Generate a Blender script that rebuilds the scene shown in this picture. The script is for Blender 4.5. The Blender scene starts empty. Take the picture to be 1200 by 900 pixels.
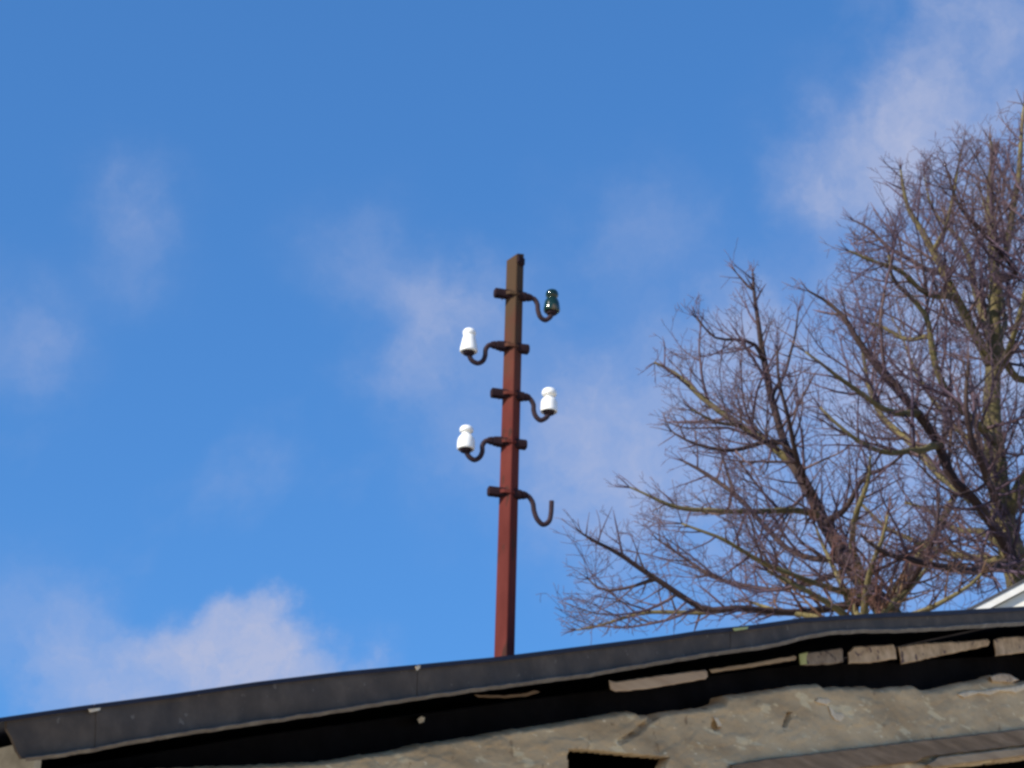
import bpy, bmesh, math, random
from mathutils import Vector, Matrix, noise, kdtree
random.seed(7); noise.seed_set(3)
R_ = math.radians
scene = bpy.context.scene
COL = scene.collection

# ------------------------------------------------------------------ camera
PITCH = R_(24.0); FOC = 2406.0                       # focal length in pixels of a 1200 px wide picture
CAM = Vector((0, 0, 1.6))
cd = bpy.data.cameras.new("camera"); cam = bpy.data.objects.new("camera", cd); COL.objects.link(cam)
cam.location = CAM; cam.rotation_euler = (math.pi/2 + PITCH, 0, 0)
cd.sensor_width = 36; cd.lens = 36*FOC/1200; cd.clip_start = 0.1; cd.clip_end = 6000
scene.camera = cam
FW = Vector((0, math.cos(PITCH), math.sin(PITCH))); UP = Vector((0, -math.sin(PITCH), math.cos(PITCH)))
def ray(px, py): return (FW*FOC + Vector((1, 0, 0))*(px-600) + UP*(450-py)).normalized()
def at_y(px, py, y):
    d = ray(px, py); return CAM + d*((y-CAM.y)/d.y)
class Plane:
    """vertical plane through point o, horizontal outward normal n (towards the camera)"""
    def __init__(s, o, n): s.o = o; s.n = n.normalized(); s.u = Vector((-s.n.y, s.n.x, 0))
    def hit(s, px, py, off=0.0):
        d = ray(px, py); o = s.o + s.n*off
        return CAM + d*((o-CAM).dot(s.n)/d.dot(s.n))

# ------------------------------------------------------------------ light and sky
scene.view_settings.view_transform = 'Standard'; scene.view_settings.look = 'None'
scene.view_settings.exposure = 0.5; scene.view_settings.gamma = 1.0
scene.cycles.filter_width = 2.9
SUN_EL = R_(34); SUN = Vector((-0.80, -0.60, 0)).normalized()
sund = Vector((SUN.x*math.cos(SUN_EL), SUN.y*math.cos(SUN_EL), math.sin(SUN_EL)))
sl = bpy.data.lights.new("sun", 'SUN'); sl.energy = 4.6; sl.angle = R_(0.5); sl.color = (1.0, 0.93, 0.82)
so = bpy.data.objects.new("sun", sl); COL.objects.link(so); so.location = (-8, -6, 12)
so.rotation_euler = (-sund).to_track_quat('-Z', 'Y').to_euler()

def nd(nt, t, **k):
    n = nt.nodes.new(t)
    for a, v in k.items(): setattr(n, a, v)
    return n
def srgb(r, g, b):
    f = lambda c: (c/255)/12.92 if c/255 <= 0.04045 else ((c/255+0.055)/1.055)**2.4
    return (f(r), f(g), f(b), 1)

world = bpy.data.worlds.new("World"); scene.world = world; world.use_nodes = True
nt = world.node_tree; nt.nodes.clear(); L = nt.links.new
out = nd(nt, 'ShaderNodeOutputWorld'); bg = nd(nt, 'ShaderNodeBackground'); L(bg.outputs[0], out.inputs[0])
SKYS = 0.10; EXPF = 2**0.5; bg.inputs[1].default_value = SKYS
sky = nd(nt, 'ShaderNodeTexSky', sky_type='NISHITA'); sky.sun_disc = False
sky.sun_elevation = SUN_EL; sky.sun_rotation = math.atan2(SUN.x, SUN.y)
sky.air_density = 1.0; sky.dust_density = 0.15; sky.ozone_density = 3.0
tint = nd(nt, 'ShaderNodeMix', data_type='RGBA', blend_type='MULTIPLY'); tint.inputs[0].default_value = 1
TINT = (0.525, 1.24, 2.20, 1)
gm = nd(nt, 'ShaderNodeGamma'); L(sky.outputs[0], gm.inputs[0]); gm.inputs[1].default_value = 0.6
L(gm.outputs[0], tint.inputs[6]); tint.inputs[7].default_value = TINT
tc = nd(nt, 'ShaderNodeTexCoord')
def n_noise(scale, detail, rough, vec, dist=0.0):
    n = nd(nt, 'ShaderNodeTexNoise'); n.inputs['Scale'].default_value = scale; n.inputs['Detail'].default_value = detail
    n.inputs['Roughness'].default_value = rough; n.inputs['Distortion'].default_value = dist; L(vec, n.inputs['Vector']); return n
def mth(op, a, b=None, c=None, clamp=False):
    m = nd(nt, 'ShaderNodeMath', operation=op); m.use_clamp = clamp
    for i, v in enumerate((a, b, c)):
        if v is None: continue
        if isinstance(v, (int, float)): m.inputs[i].default_value = v
        else: L(v, m.inputs[i])
    return m.outputs[0]
warp = n_noise(9, 6, 0.6, tc.outputs['Generated'])
vs = nd(nt, 'ShaderNodeVectorMath', operation='SUBTRACT'); L(warp.outputs['Color'], vs.inputs[0]); vs.inputs[1].default_value = (.5, .5, .5)
vm = nd(nt, 'ShaderNodeVectorMath', operation='SCALE'); L(vs.outputs[0], vm.inputs[0]); vm.inputs['Scale'].default_value = 0.085
va0 = nd(nt, 'ShaderNodeVectorMath', operation='ADD'); L(tc.outputs['Generated'], va0.inputs[0]); L(vm.outputs[0], va0.inputs[1])
warp2 = n_noise(38, 6, 0.65, tc.outputs['Generated'])
vs2 = nd(nt, 'ShaderNodeVectorMath', operation='SUBTRACT'); L(warp2.outputs['Color'], vs2.inputs[0]); vs2.inputs[1].default_value = (.5, .5, .5)
vm2 = nd(nt, 'ShaderNodeVectorMath', operation='SCALE'); L(vs2.outputs[0], vm2.inputs[0]); vm2.inputs['Scale'].default_value = 0.030
va = nd(nt, 'ShaderNodeVectorMath', operation='ADD'); L(va0.outputs[0], va.inputs[0]); L(vm2.outputs[0], va.inputs[1])
BLOBS = [  # picture position, radius, amount of cloud, edge
 (272, 772, 78, .72, 3.5), (330, 800, 82, .55, 3), (190, 815, 92, .60, 3), (95, 790, 80, .42, 2), (270, 725, 30, .35, 1.5), (415, 785, 45, .34, 1.3), (380, 800, 60, .4, 2), (80, 712, 45, .26, 1), (15, 730, 70, .22, 1), (425, 790, 30, .35, 1),
 (515, 385, 70, .44, 1.2), (570, 350, 55, .34, 1), (470, 440, 45, .30, 1), (430, 300, 60, .24, 1), (640, 480, 70, .30, 1), (670, 530, 85, .38, 1), (730, 540, 85, .38, 1), (740, 285, 70, .24, 1), (530, 530, 60, .20, 1),
 (1080, 145, 78, .60, 1.5), (1120, 40, 60, .50, 1.3), (995, 165, 68, .50, 1), (930, 190, 50, .28, 1), (1190, 130, 60, .45, 1), (945, 215, 45, .30, 1), (1185, 25, 40, .42, 1),
 (165, 250, 48, .26, 1), (30, 405, 60, .28, 1), (165, 330, 50, .12, 1), (1180, 330, 150, .60, 1), (1100, 480, 150, .50, 1), (880, 430, 75, .48, 1), (830, 490, 100, .38, 1),
 (1000, 620, 170, .42, 1), (720, 660, 60, .2, 1)]
acc = None
for (bx, by, br, ba, sh) in BLOBS:
    c = ray(bx, by)
    ds = nd(nt, 'ShaderNodeVectorMath', operation='DISTANCE'); L(va.outputs[0], ds.inputs[0]); ds.inputs[1].default_value = c
    q = mth('DIVIDE', ds.outputs['Value'], br/FOC*0.95)
    q = mth('POWER', q, 2.0*sh); q = mth('MULTIPLY', q, -0.9); q = mth('EXPONENT', q); q = mth('MULTIPLY', q, ba)
    acc = q if acc is None else mth('ADD', mth('MULTIPLY', acc, mth('SUBTRACT', 1.0, q)), q)
fine = n_noise(30, 8, 0.62, va.outputs[0])
fo = nd(nt, 'ShaderNodeVectorMath', operation='ADD'); L(tc.outputs['Generated'], fo.inputs[0]); fo.inputs[1].default_value = (13.3, 2.7, 5.9)
far = n_noise(2.2, 9, 0.58, fo.outputs[0], 0.3)
mr = nd(nt, 'ShaderNodeMapRange', interpolation_type='SMOOTHSTEP'); L(far.outputs[0], mr.inputs[0])
mr.inputs[1].default_value = 0.59; mr.inputs[2].default_value = 0.80; mr.inputs[3].default_value = 0.0; mr.inputs[4].default_value = 0.8
fm = mth('MULTIPLY_ADD', fine.outputs[0], 1.9, 0.05)
mask = mth('MULTIPLY', acc, fm)
mask = mth('MAXIMUM', mask, mth('MULTIPLY', mr.outputs[0], fm), clamp=True)
mask = mth('MINIMUM', mask, 0.93)
cm = nd(nt, 'ShaderNodeMix', data_type='RGBA'); L(mask, cm.inputs[0]); L(tint.outputs[2], cm.inputs[6])
cc = srgb(178, 187, 218); cm.inputs[7].default_value = (cc[0]/SKYS/EXPF, cc[1]/SKYS/EXPF, cc[2]/SKYS/EXPF, 1)
L(cm.outputs[2], bg.inputs[0])

# ------------------------------------------------------------------ materials
def mat(name, stops, scale=8.0, detail=8, rough=0.85, bump=0.3, bdist=0.01, spec=0.3, stretch=(1, 1, 1), metal=0.0, nrough=0.6,
        spots=None, spot_scale=30, spot_at=0.62, bscale=None):
    m = bpy.data.materials.new(name); m.use_nodes = True; t = m.node_tree; l = t.links.new
    p = t.nodes['Principled BSDF']; p.inputs['Roughness'].default_value = rough; p.inputs['Metallic'].default_value = metal
    p.inputs['Specular IOR Level'].default_value = spec
    co = t.nodes.new('ShaderNodeTexCoord'); mp = t.nodes.new('ShaderNodeMapping'); mp.inputs['Scale'].default_value = stretch
    l(co.outputs['Object'], mp.inputs[0])
    n = t.nodes.new('ShaderNodeTexNoise'); n.inputs['Scale'].default_value = scale; n.inputs['Detail'].default_value = detail
    n.inputs['Roughness'].default_value = nrough; l(mp.outputs[0], n.inputs['Vector'])
    r = t.nodes.new('ShaderNodeValToRGB'); l(n.outputs[0], r.inputs[0])
    e = r.color_ramp.elements
    while len(e) > 1: e.remove(e[-1])
    for i, (pos, c) in enumerate(stops):
        x = e[0] if i == 0 else e.new(pos)
        x.position = pos; x.color = (*c, 1)
    src = r.outputs[0]
    if spots:
        n2 = t.nodes.new('ShaderNodeTexNoise'); n2.inputs['Scale'].default_value = spot_scale; n2.inputs['Detail'].default_value = 5
        l(mp.outputs[0], n2.inputs['Vector'])
        r2 = t.nodes.new('ShaderNodeMapRange'); l(n2.outputs[0], r2.inputs[0]); r2.inputs[1].default_value = spot_at; r2.inputs[2].default_value = spot_at+0.05
        mx = t.nodes.new('ShaderNodeMix'); mx.data_type = 'RGBA'; l(r2.outputs[0], mx.inputs[0]); l(src, mx.inputs[6]); mx.inputs[7].default_value = (*spots, 1)
        src = mx.outputs[2]
    l(src, p.inputs['Base Color'])
    if bump:
        b = t.nodes.new('ShaderNodeBump'); b.inputs['Strength'].default_value = bump; b.inputs['Distance'].default_value = bdist
        n3 = t.nodes.new('ShaderNodeTexNoise'); n3.inputs['Scale'].default_value = bscale or scale*3; n3.inputs['Detail'].default_value = 8
        n3.inputs['Roughness'].default_value = 0.65; l(mp.outputs[0], n3.inputs['Vector'])
        l(n3.outputs[0], b.inputs['Height']); l(b.outputs[0], p.inputs['Normal'])
    return m
M = {}
M['felt'] = mat('dark_sheet_metal', [(0.3, (.058, .043, .032)), (0.5, (.082, .060, .043)), (0.7, (.120, .088, .062))], 7, rough=.72, bump=.25, bscale=40, bdist=.004,
                spots=(.16, .13, .10), spot_scale=26, spot_at=.665)
M['felt_edge'] = mat('dark_roof_sheet', [(0.3, (.012, .014, .028)), (0.7, (.022, .024, .042))], 6, rough=.7, bump=.2)
M['lip'] = mat('worn_metal_edge', [(0.3, (.12, .10, .085)), (0.55, (.17, .145, .12)), (0.75, (.26, .23, .19))], 14, rough=.7, bump=.3)
M['shade_black'] = mat('shade_black_timber', [(0.3, (.007, .006, .006)), (0.7, (.014, .012, .012))], 6, rough=.95, bump=.2, spec=.05)  # near-black colour stands in for the deep shade inside the shed
# wall render: warm grey lime plaster, several tones
def wall_mat():
    m = bpy.data.materials.new('weathered_lime_plaster'); m.use_nodes = True; t = m.node_tree; l = t.links.new
    p = t.nodes['Principled BSDF']; p.inputs['Roughness'].default_value = .93; p.inputs['Specular IOR Level'].default_value = .15
    co = t.nodes.new('ShaderNodeTexCoord')
    mp = t.nodes.new('ShaderNodeMapping'); mp.inputs['Rotation'].default_value = (0, 0, -wall_yaw); l(co.outputs['Object'], mp.inputs[0])
    mp2 = t.nodes.new('ShaderNodeMapping'); mp2.inputs['Rotation'].default_value = (0, R_(16), 0); mp2.inputs['Scale'].default_value = (.45, 1, 1.5); l(mp.outputs[0], mp2.inputs[0])
    def N(s, d=7, r=.6, v=mp2): 
        n = t.nodes.new('ShaderNodeTexNoise'); n.inputs['Scale'].default_value = s; n.inputs['Detail'].default_value = d; n.inputs['Roughness'].default_value = r
        l(v.outputs[0], n.inputs['Vector']); return n
    a = N(2.6); r = t.nodes.new('ShaderNodeValToRGB'); l(a.outputs[0], r.inputs[0]); e = r.color_ramp.elements
    e[0].position = .30; e[0].color = (.34, .235, .130, 1); e[1].position = .72; e[1].color = (.68, .530, .325, 1)
    x = e.new(.5); x.color = (.53, .385, .225, 1)
    def spot(src, nse, lo, hi, col, amt=1.0):
        q = t.nodes.new('ShaderNodeMapRange'); l(nse.outputs[0], q.inputs[0]); q.inputs[1].default_value = lo; q.inputs[2].default_value = hi; q.inputs[4].default_value = amt
        mx = t.nodes.new('ShaderNodeMix'); mx.data_type = 'RGBA'; l(q.outputs[0], mx.inputs[0]); l(src, mx.inputs[6]); mx.inputs[7].default_value = (*col, 1); return mx.outputs[2]
    c = spot(r.outputs[0], N(9, 4, .5), .58, .64, (.76, .62, .38), .7)
    c = spot(c, N(7, 5, .6, mp), .63, .68, (.22, .14, .075), .7)
    c = spot(c, N(26, 3, .5), .66, .70, (.84, .72, .48), .7)
    c = spot(c, N(60, 4, .6), .62, .70, (.22, .15, .09), .5)
    l(c, p.inputs['Base Color'])
    b = t.nodes.new('ShaderNodeBump'); b.inputs['Strength'].default_value = .3; b.inputs['Distance'].default_value = .008
    l(N(24, 9, .6, mp).outputs[0], b.inputs['Height']); l(b.outputs[0], p.inputs['Normal'])
    return m
M['chip'] = mat('pale_broken_plaster', [(0.3, (.62, .48, .32)), (0.7, (.80, .66, .46))], 20, bump=.4)
M['brick'] = mat('old_pale_brick', [(0.3, (.30, .20, .125)), (0.5, (.54, .39, .25)), (0.7, (.70, .52, .35))], 12, bump=.5, bdist=.01, spots=(.15, .10, .09), spot_scale=16, spot_at=.60)
M['brick_dark'] = mat('dark_weathered_brick', [(0.3, (.17, .12, .09)), (0.5, (.28, .21, .15)), (0.7, (.38, .30, .22))], 12, bump=.5, spots=(.10, .07, .06), spot_scale=16, spot_at=.56)
M['board'] = mat('weathered_pale_board', [(0.3, (.46, .33, .23)), (0.7, (.60, .46, .33))], 9, bump=.4, stretch=(.3, .3, 3))
M['lichen'] = mat('lichen_brick', [(0.3, (.34, .34, .12)), (0.55, (.50, .50, .20)), (0.7, (.60, .60, .28))], 10, bump=.5)
M['beam'] = mat('brown_old_timber', [(0.3, (.16, .100, .055)), (0.55, (.26, .17, .10)), (0.75, (.38, .265, .165))], 5, bump=.6, stretch=(.5, .5, 4), bscale=26)
M['beam2'] = mat('pale_old_timber', [(0.3, (.30, .20, .12)), (0.7, (.50, .36, .22))], 6, bump=.6, stretch=(.5, .5, 4), bscale=26)
def pole_mat():
    m = mat('red_oxide_paint', [(0.3, (.085, .017, .013)), (0.55, (.12, .026, .020)), (0.78, (.17, .045, .030))], 9, rough=.85, spec=.12, bump=.25, bdist=.003, bscale=45, stretch=(1, 1, .25), spots=(.055, .022, .016), spot_scale=16, spot_at=.58)
    t = m.node_tree; l = t.links.new; p = t.nodes['Principled BSDF']; src = p.inputs['Base Color'].links[0].from_socket
    co = [n for n in t.nodes if n.type == 'TEX_COORD'][0]; sx = t.nodes.new('ShaderNodeSeparateXYZ'); l(co.outputs['Object'], sx.inputs[0])
    n = t.nodes.new('ShaderNodeTexNoise'); n.inputs['Scale'].default_value = 7; n.inputs['Detail'].default_value = 6; l(co.outputs['Object'], n.inputs['Vector'])
    ad = t.nodes.new('ShaderNodeMath'); ad.operation = 'MULTIPLY_ADD'; l(n.outputs[0], ad.inputs[0]); ad.inputs[1].default_value = 0.9; l(sx.outputs[2], ad.inputs[2])
    q = t.nodes.new('ShaderNodeMapRange'); l(ad.outputs[0], q.inputs[0]); q.inputs[1].default_value = 1.75; q.inputs[2].default_value = 2.40
    mx = t.nodes.new('ShaderNodeMix'); mx.data_type = 'RGBA'; l(q.outputs[0], mx.inputs[0]); l(src, mx.inputs[6]); mx.inputs[7].default_value = (.072, .043, .024, 1)
    l(mx.outputs[2], p.inputs['Base Color']); return m
M['pole'] = pole_mat()
M['iron'] = mat('rusty_iron', [(0.3, (.014, .008, .011)), (0.7, (.030, .014, .016))], 20, rough=.85, spec=.12, bump=.3, bdist=.003)
M['hook'] = mat('dark_hook_iron', [(0.3, (.025, .016, .022)), (0.7, (.05, .030, .035))], 20, rough=.8, spec=.15, bump=.2, bdist=.002)
M['porcelain'] = mat('white_porcelain', [(0.3, (.80, .79, .74)), (0.7, (.87, .86, .82))], 15, rough=.18, bump=0, spec=.6)
def glass_mat():
    m = mat('dark_green_glass', [(0.35, (.006, .022, .014)), (0.7, (.016, .05, .03))], 12, rough=.12, bump=0, spec=.7,
            spots=(.16, .12, .07), spot_scale=14, spot_at=.60)  # brown spots paint a highlight into the glass colour
    m.node_tree.nodes['Principled BSDF'].inputs['Transmission Weight'].default_value = .25; return m
M['glass'] = glass_mat()
M['bark'] = mat('tree_bark', [(0.3, (.07, .056, .028)), (0.55, (.15, .122, .052)), (0.75, (.23, .185, .07))], 2.2, bump=.6, bscale=14, bdist=.02, stretch=(1, 1, .4))
M['bark_red'] = mat('tree_bark_reddish', [(0.3, (.030, .018, .020)), (0.55, (.05, .030, .027)), (0.75, (.080, .055, .035))], 2.2, bump=.6, bscale=14, bdist=.02, stretch=(1, 1, .4))
M['twig'] = mat('twig_bark', [(0.35, (.075, .052, .080)), (0.5, (.105, .066, .082)), (0.65, (.14, .090, .075))], 1.1, bump=0)
M['bounce_ground'] = mat('pale_bounce_ground', [(0.3, (.44, .36, .25)), (0.55, (.54, .45, .32)), (0.75, (.62, .53, .39))], .6, bump=.5, bdist=.05)  # unseen ground made pale and warm to bounce light onto the shaded wall
M['render_white'] = mat('cream_render', [(0.3, (.70, .67, .58)), (0.7, (.80, .78, .70))], 3, bump=.15)
M['paint_white'] = mat('white_board_paint', [(0.3, (.62, .60, .54)), (0.7, (.76, .75, .70))], 9, bump=.15)
M['soffit'] = mat('dark_green_soffit', [(0.3, (.02, .03, .03)), (0.7, (.035, .045, .042))], 5, bump=.1)
M['rooftile'] = mat('grey_roofing', [(0.3, (.05, .05, .055)), (0.7, (.09, .085, .085))], 5, bump=.3)
M['concrete'] = mat('mottled_concrete', [(0.3, (.40, .37, .31)), (0.5, (.60, .57, .49)), (0.7, (.72, .69, .60))], 7, bump=.4, spots=(.60, .61, .58), spot_scale=9, spot_at=.60)
M['windowglass'] = mat('dark_window_glass', [(0.3, (.02, .025, .03)), (0.7, (.03, .035, .04))], 2, rough=.05, bump=0, spec=.6)

# ------------------------------------------------------------------ helpers
def link(name, me, material, parent=None, loc=None):
    o = bpy.data.objects.new(name, me); COL.objects.link(o)
    if material: me.materials.append(material)
    if parent: o.parent = parent
    if loc is not None: o.location = loc
    return o
def mesh_from(name, verts, faces, smooth=False):
    me = bpy.data.meshes.new(name); me.from_pydata([tuple(v) for v in verts], [], faces); me.update()
    if smooth: me.polygons.foreach_set('use_smooth', [True]*len(me.polygons))
    return me
def root(name, loc, label, cat, group=None, rot=None):
    o = bpy.data.objects.new(name, None); COL.objects.link(o); o.location = loc; o.empty_display_size = .2
    if rot is not None: o.rotation_euler = rot
    o['label'] = label; o['category'] = cat
    if group: o['group'] = group
    return o
def clean(me):
    bm = bmesh.new(); bm.from_mesh(me); bmesh.ops.recalc_face_normals(bm, faces=bm.faces); bm.to_mesh(me); bm.free(); return me
def sub(v, o): return [p - o for p in v]
def interp(poly, x):
    if x <= poly[0][0]: a, b = poly[0], poly[1]
    elif x >= poly[-1][0]: a, b = poly[-2], poly[-1]
    else:
        for i in range(len(poly)-1):
            if poly[i][0] <= x <= poly[i+1][0]: a, b = poly[i], poly[i+1]; break
    return a[1] + (b[1]-a[1])*(x-a[0])/(b[0]-a[0])
def catmull(pts, n):
    o = []
    P = [pts[0]] + list(pts) + [pts[-1]]
    for i in range(1, len(P)-2):
        for k in range(n):
            t = k/n; a, b, c, d = P[i-1], P[i], P[i+1], P[i+2]
            o.append(tuple(0.5*((2*b[j]) + (-a[j]+c[j])*t + (2*a[j]-5*b[j]+4*c[j]-d[j])*t*t + (-a[j]+3*b[j]-3*c[j]+d[j])*t**3) for j in range(len(a))))
    o.append(tuple(pts[-1])); return o
def tube_into(V, F, pts, rad, sides):
    """append a tapered tube along pts"""
    n = len(pts); base = len(V)
    d = (pts[1]-pts[0]).normalized(); ref = Vector((0, 0, 1)) if abs(d.z) < .9 else Vector((1, 0, 0))
    x = d.cross(ref).normalized()
    for i in range(n):
        d = (pts[min(i+1, n-1)] - pts[max(i-1, 0)])
        if d.length < 1e-9: d = Vector((0, 0, 1))
        d.normalize(); x = (x - d*x.dot(d))
        if x.length < 1e-6: x = d.orthogonal()
        x.normalize(); y = d.cross(x)
        for k in range(sides):
            a = 2*math.pi*k/sides; V.append(pts[i] + (x*math.cos(a) + y*math.sin(a))*rad[i])
    for i in range(n-1):
        for k in range(sides):
            a = base+i*sides+k; b = base+i*sides+(k+1) % sides; F.append((a, b, b+sides, a+sides))
    F.append(tuple(base+k for k in range(sides))[::-1]); F.append(tuple(base+(n-1)*sides+k for k in range(sides)))
def box_faces(b): return [(b, b+1, b+2, b+3), (b+7, b+6, b+5, b+4), (b, b+4, b+5, b+1), (b+1, b+5, b+6, b+2), (b+2, b+6, b+7, b+3), (b+3, b+7, b+4, b)]

# ------------------------------------------------------------------ ground
def ground():
    V, F = [], []; rs = [0, 3, 8, 16, 30, 60, 120, 300, 800, 2500]; n = 48
    V.append(Vector((0, 0, 0)))
    for r in rs[1:]:
        for k in range(n):
            a = 2*math.pi*k/n; p = Vector((r*math.cos(a), r*math.sin(a), 0))
            if 8 < r: p.z = noise.noise(p*.01)*min(r*.01, 3) - .05
            V.append(p)
    for k in range(n): F.append((0, 1+k, 1+(k+1) % n))
    for i in range(len(rs)-2):
        for k in range(n):
            a = 1+i*n+k; b = 1+i*n+(k+1) % n; F.append((a, a+n, b+n, b))
    o = link('ground', mesh_from('ground', V, F, True), M['bounce_ground']); o['kind'] = 'structure'
ground()

# ------------------------------------------------------------------ the shed
A = Vector((-1.75, 7.0, 0)); B = Vector((3.24, 13.0, 0)); d_ = (B-A).normalized()
NRM = Vector((d_.y, -d_.x, 0))                             # outward, towards the camera
wall_yaw = math.atan2(d_.y, d_.x)
FP = Plane(A, NRM); WOFF = -0.25                           # face of the verge; the wall stands 25 cm behind it
M['plaster'] = wall_mat()
TOP = [(-60, 851.5), (0, 841), (100, 826.5), (200, 813.5), (300, 799), (400, 787), (480, 779.5), (580, 770), (680, 757.5), (780, 745), (824, 738), (880, 732.5), (940, 724), (1029, 718.5), (1100, 716), (1200, 710.5), (1270, 706)]
BOT = [(-60, 905), (20, 894), (67, 888), (110, 881), (150, 873), (217, 862), (300, 850), (400, 835), (480, 822), (580, 808), (680, 795), (780, 778), (833, 769), (878, 763), (911, 758), (945, 748.5), (984, 743), (1073, 741), (1118, 738), (1200, 733), (1270, 729)]
SHED = FP.hit(30, 900, WOFF); SHED.z = 0
shed = root('shed', SHED, 'old lime plastered shed with dark sheet metal verge and broken wall top below the mast', 'shed')

def fascia(x0, x1, out_, name, lbl=None):
    V, F = [], []; n = max(4, int((x1-x0)/6))
    for i in range(n+1):
        x = x0 + (x1-x0)*i/n
        t = FP.hit(x, interp(TOP, x)+4, out_); b = FP.hit(x, interp(BOT, x)-4, out_)
        if x0 < 30:                                          # slanted cut end at the left
            yb = interp(BOT, x)-4; yt = interp(TOP, x)+4
            if x < 24: b = FP.hit(x, yt + (yb-yt)*min(1, max(.22, (x-6)/18)), out_)
        m = 7
        for k in range(m+1):
            p = t.lerp(b, k/m)
            w = noise.noise(Vector((p.x*1.6, p.y*1.6, p.z*5)))*.010 + noise.noise(p*9)*.0025
            if k in (0,): w *= .2
            V.append(p + NRM*w)
    m = 8; fr = len(V)
    V += [v - NRM*.012 for v in V[:fr]]
    for i in range(n):
        for k in range(m-1):
            a = i*m+k; F.append((a, a+1, a+m+1, a+m)); a += fr; F.append((a, a+m, a+m+1, a+1))
        a = i*m; F.append((a, a+m, a+m+fr, a+fr)); a = i*m+m-1; F.append((a, a+fr, a+m+fr, a+m))
    for i in (0, n):
        for k in range(m-1):
            a = i*m+k; F.append((a, a+1, a+1+fr, a+fr))
    o = link(name, clean(mesh_from(name, sub(V, SHED), F, False)), M['felt'], shed)
    if lbl: o['label'] = lbl
    return o
def drip(x0, x1, parent):
    """worn, folded lower lip of the verge sheet"""
    V, F = [], []; n = max(6, int((x1-x0)/4))
    for i in range(n+1):
        x = x0 + (x1-x0)*i/n; y = interp(BOT, x)
        j = noise.noise(Vector((x*.05, 0, 3)))*1.6 + noise.noise(Vector((x*.21, 5, 0)))*.9
        k = max(1.4, 2.9 + noise.noise(Vector((x*.035, 9, 1)))*2.2 + noise.noise(Vector((x*.15, 2, 1)))*1.3)
        a = FP.hit(x, y-4.2-k*.35+j*.4, .016); b = FP.hit(x, y-3.4-k*.35+j*.6, .024); c = FP.hit(x, y+j*.6, .008); e = FP.hit(x, y-2.5, -.02)
        V += [a, b, c, e]
    for i in range(n):
        for k in range(4):
            q = i*4+k; r = i*4+(k+1) % 4; F.append((q, r, r+4, q+4))
    F += [(0, 1, 2, 3), tuple(n*4+k for k in range(4))]
    link('drip_edge', clean(mesh_from('drip_edge', sub(V, SHED), F)), M['lip'], parent)
JO = [8, 112, 489, 856, 1262]
for i in range(4):
    f = fascia(JO[i], JO[i+1]-(.8 if i in (1,) else -2), .0 + .003*(i % 2), 'verge_sheet')
    drip(max(30, JO[i]), JO[i+1], f)
def roof(x0, x1, back=4.2):
    V, F = [], []; n = max(2, int((x1-x0)/14))
    for i in range(n+1):
        x = x0 + (x1-x0)*i/n; y = interp(TOP, x)
        a = FP.hit(x, y, .014); b = FP.hit(x, y+5, .014); th = a.z-b.z
        V += [a, a-NRM*back, a-NRM*back-Vector((0, 0, .04)), Vector((a.x, a.y, b.z))]
    for i in range(n):
        for k in range(4):
            q = i*4+k; r = i*4+(k+1) % 4; F.append((q, r, r+4, q+4))
    F += [(0, 1, 2, 3), tuple(n*4+k for k in range(4))]
    link('roof_sheet', clean(mesh_from('roof_sheet', sub(V, SHED), F)), M['felt_edge'], shed)
for a, b in ((-60, 110), (111.5, 488), (491, 855), (855.5, 1265)): roof(a, b)
# pale pieces at the small white gaps of the sheet joints
for (x, y, w, h) in ((111, 831, 14, 4), (490, 781, 6, 5), (868, 736, 18, 3.5)):
    pts = [FP.hit(x-w/2, y, .02), FP.hit(x+w/2, y-1.5, .022), FP.hit(x+w/2-1, y-1.5+h*.7, .024), FP.hit(x-w/2+2, y+h, .02)]
    V = pts + [p-NRM*.004 for p in pts]; link('joint_piece', clean(mesh_from('joint_piece', sub(V, SHED), box_faces(0))), M['chip' if w < 15 else 'lichen'], shed)

# wall
WTOP = [(30, 905), (380, 891), (423, 884), (460, 879), (497, 870.5), (563, 861), (600, 854), (647, 847.5), (713, 836), (740, 832), (747, 833), (753, 836.5), (770, 836), (784, 832.5), (829, 828), (851, 821.5), (853, 814), (900, 808),
        (944, 801), (962, 801), (968, 804), (1022, 803), (1030, 806), (1073, 802), (1082, 807), (1090, 808), (1104, 805.5), (1129, 799), (1162, 793), (1166, 790), (1180, 790), (1190, 797), (1200, 798), (1270, 792)]
def inside(poly, x, y):
    c = False; n = len(poly)
    for i in range(n):
        x1, y1 = poly[i]; x2, y2 = poly[(i+1) % n]
        if (y1 > y) != (y2 > y) and x < (x2-x1)*(y-y1)/(y2-y1)+x1: c = not c
    return c
def dseg(x, y, a, b):
    dx, dy = b[0]-a[0], b[1]-a[1]; t = max(0, min(1, ((x-a[0])*dx+(y-a[1])*dy)/(dx*dx+dy*dy))); return math.hypot(x-a[0]-dx*t, y-a[1]-dy*t)
HOLE1 = [(665.5, 877.5), (700, 879), (740, 883), (783.5, 888), (780, 897), (776, 912), (770, 950), (667, 950)]
HOLE2 = [(1092, 903), (1120, 899), (1200, 890), (1275, 882), (1275, 950), (1092, 950)]
HOLE3 = [(923, 833.5), (928, 834), (927, 842), (923, 851), (917.5, 853), (919, 844)]
CR = [((770, 838), (758, 848), 2.2), ((758, 848), (746, 858), 2.4), ((746, 858), (728, 869), 2.0), ((1085, 892), (1062, 889), 1.5)]
BASEY = 945
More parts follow.
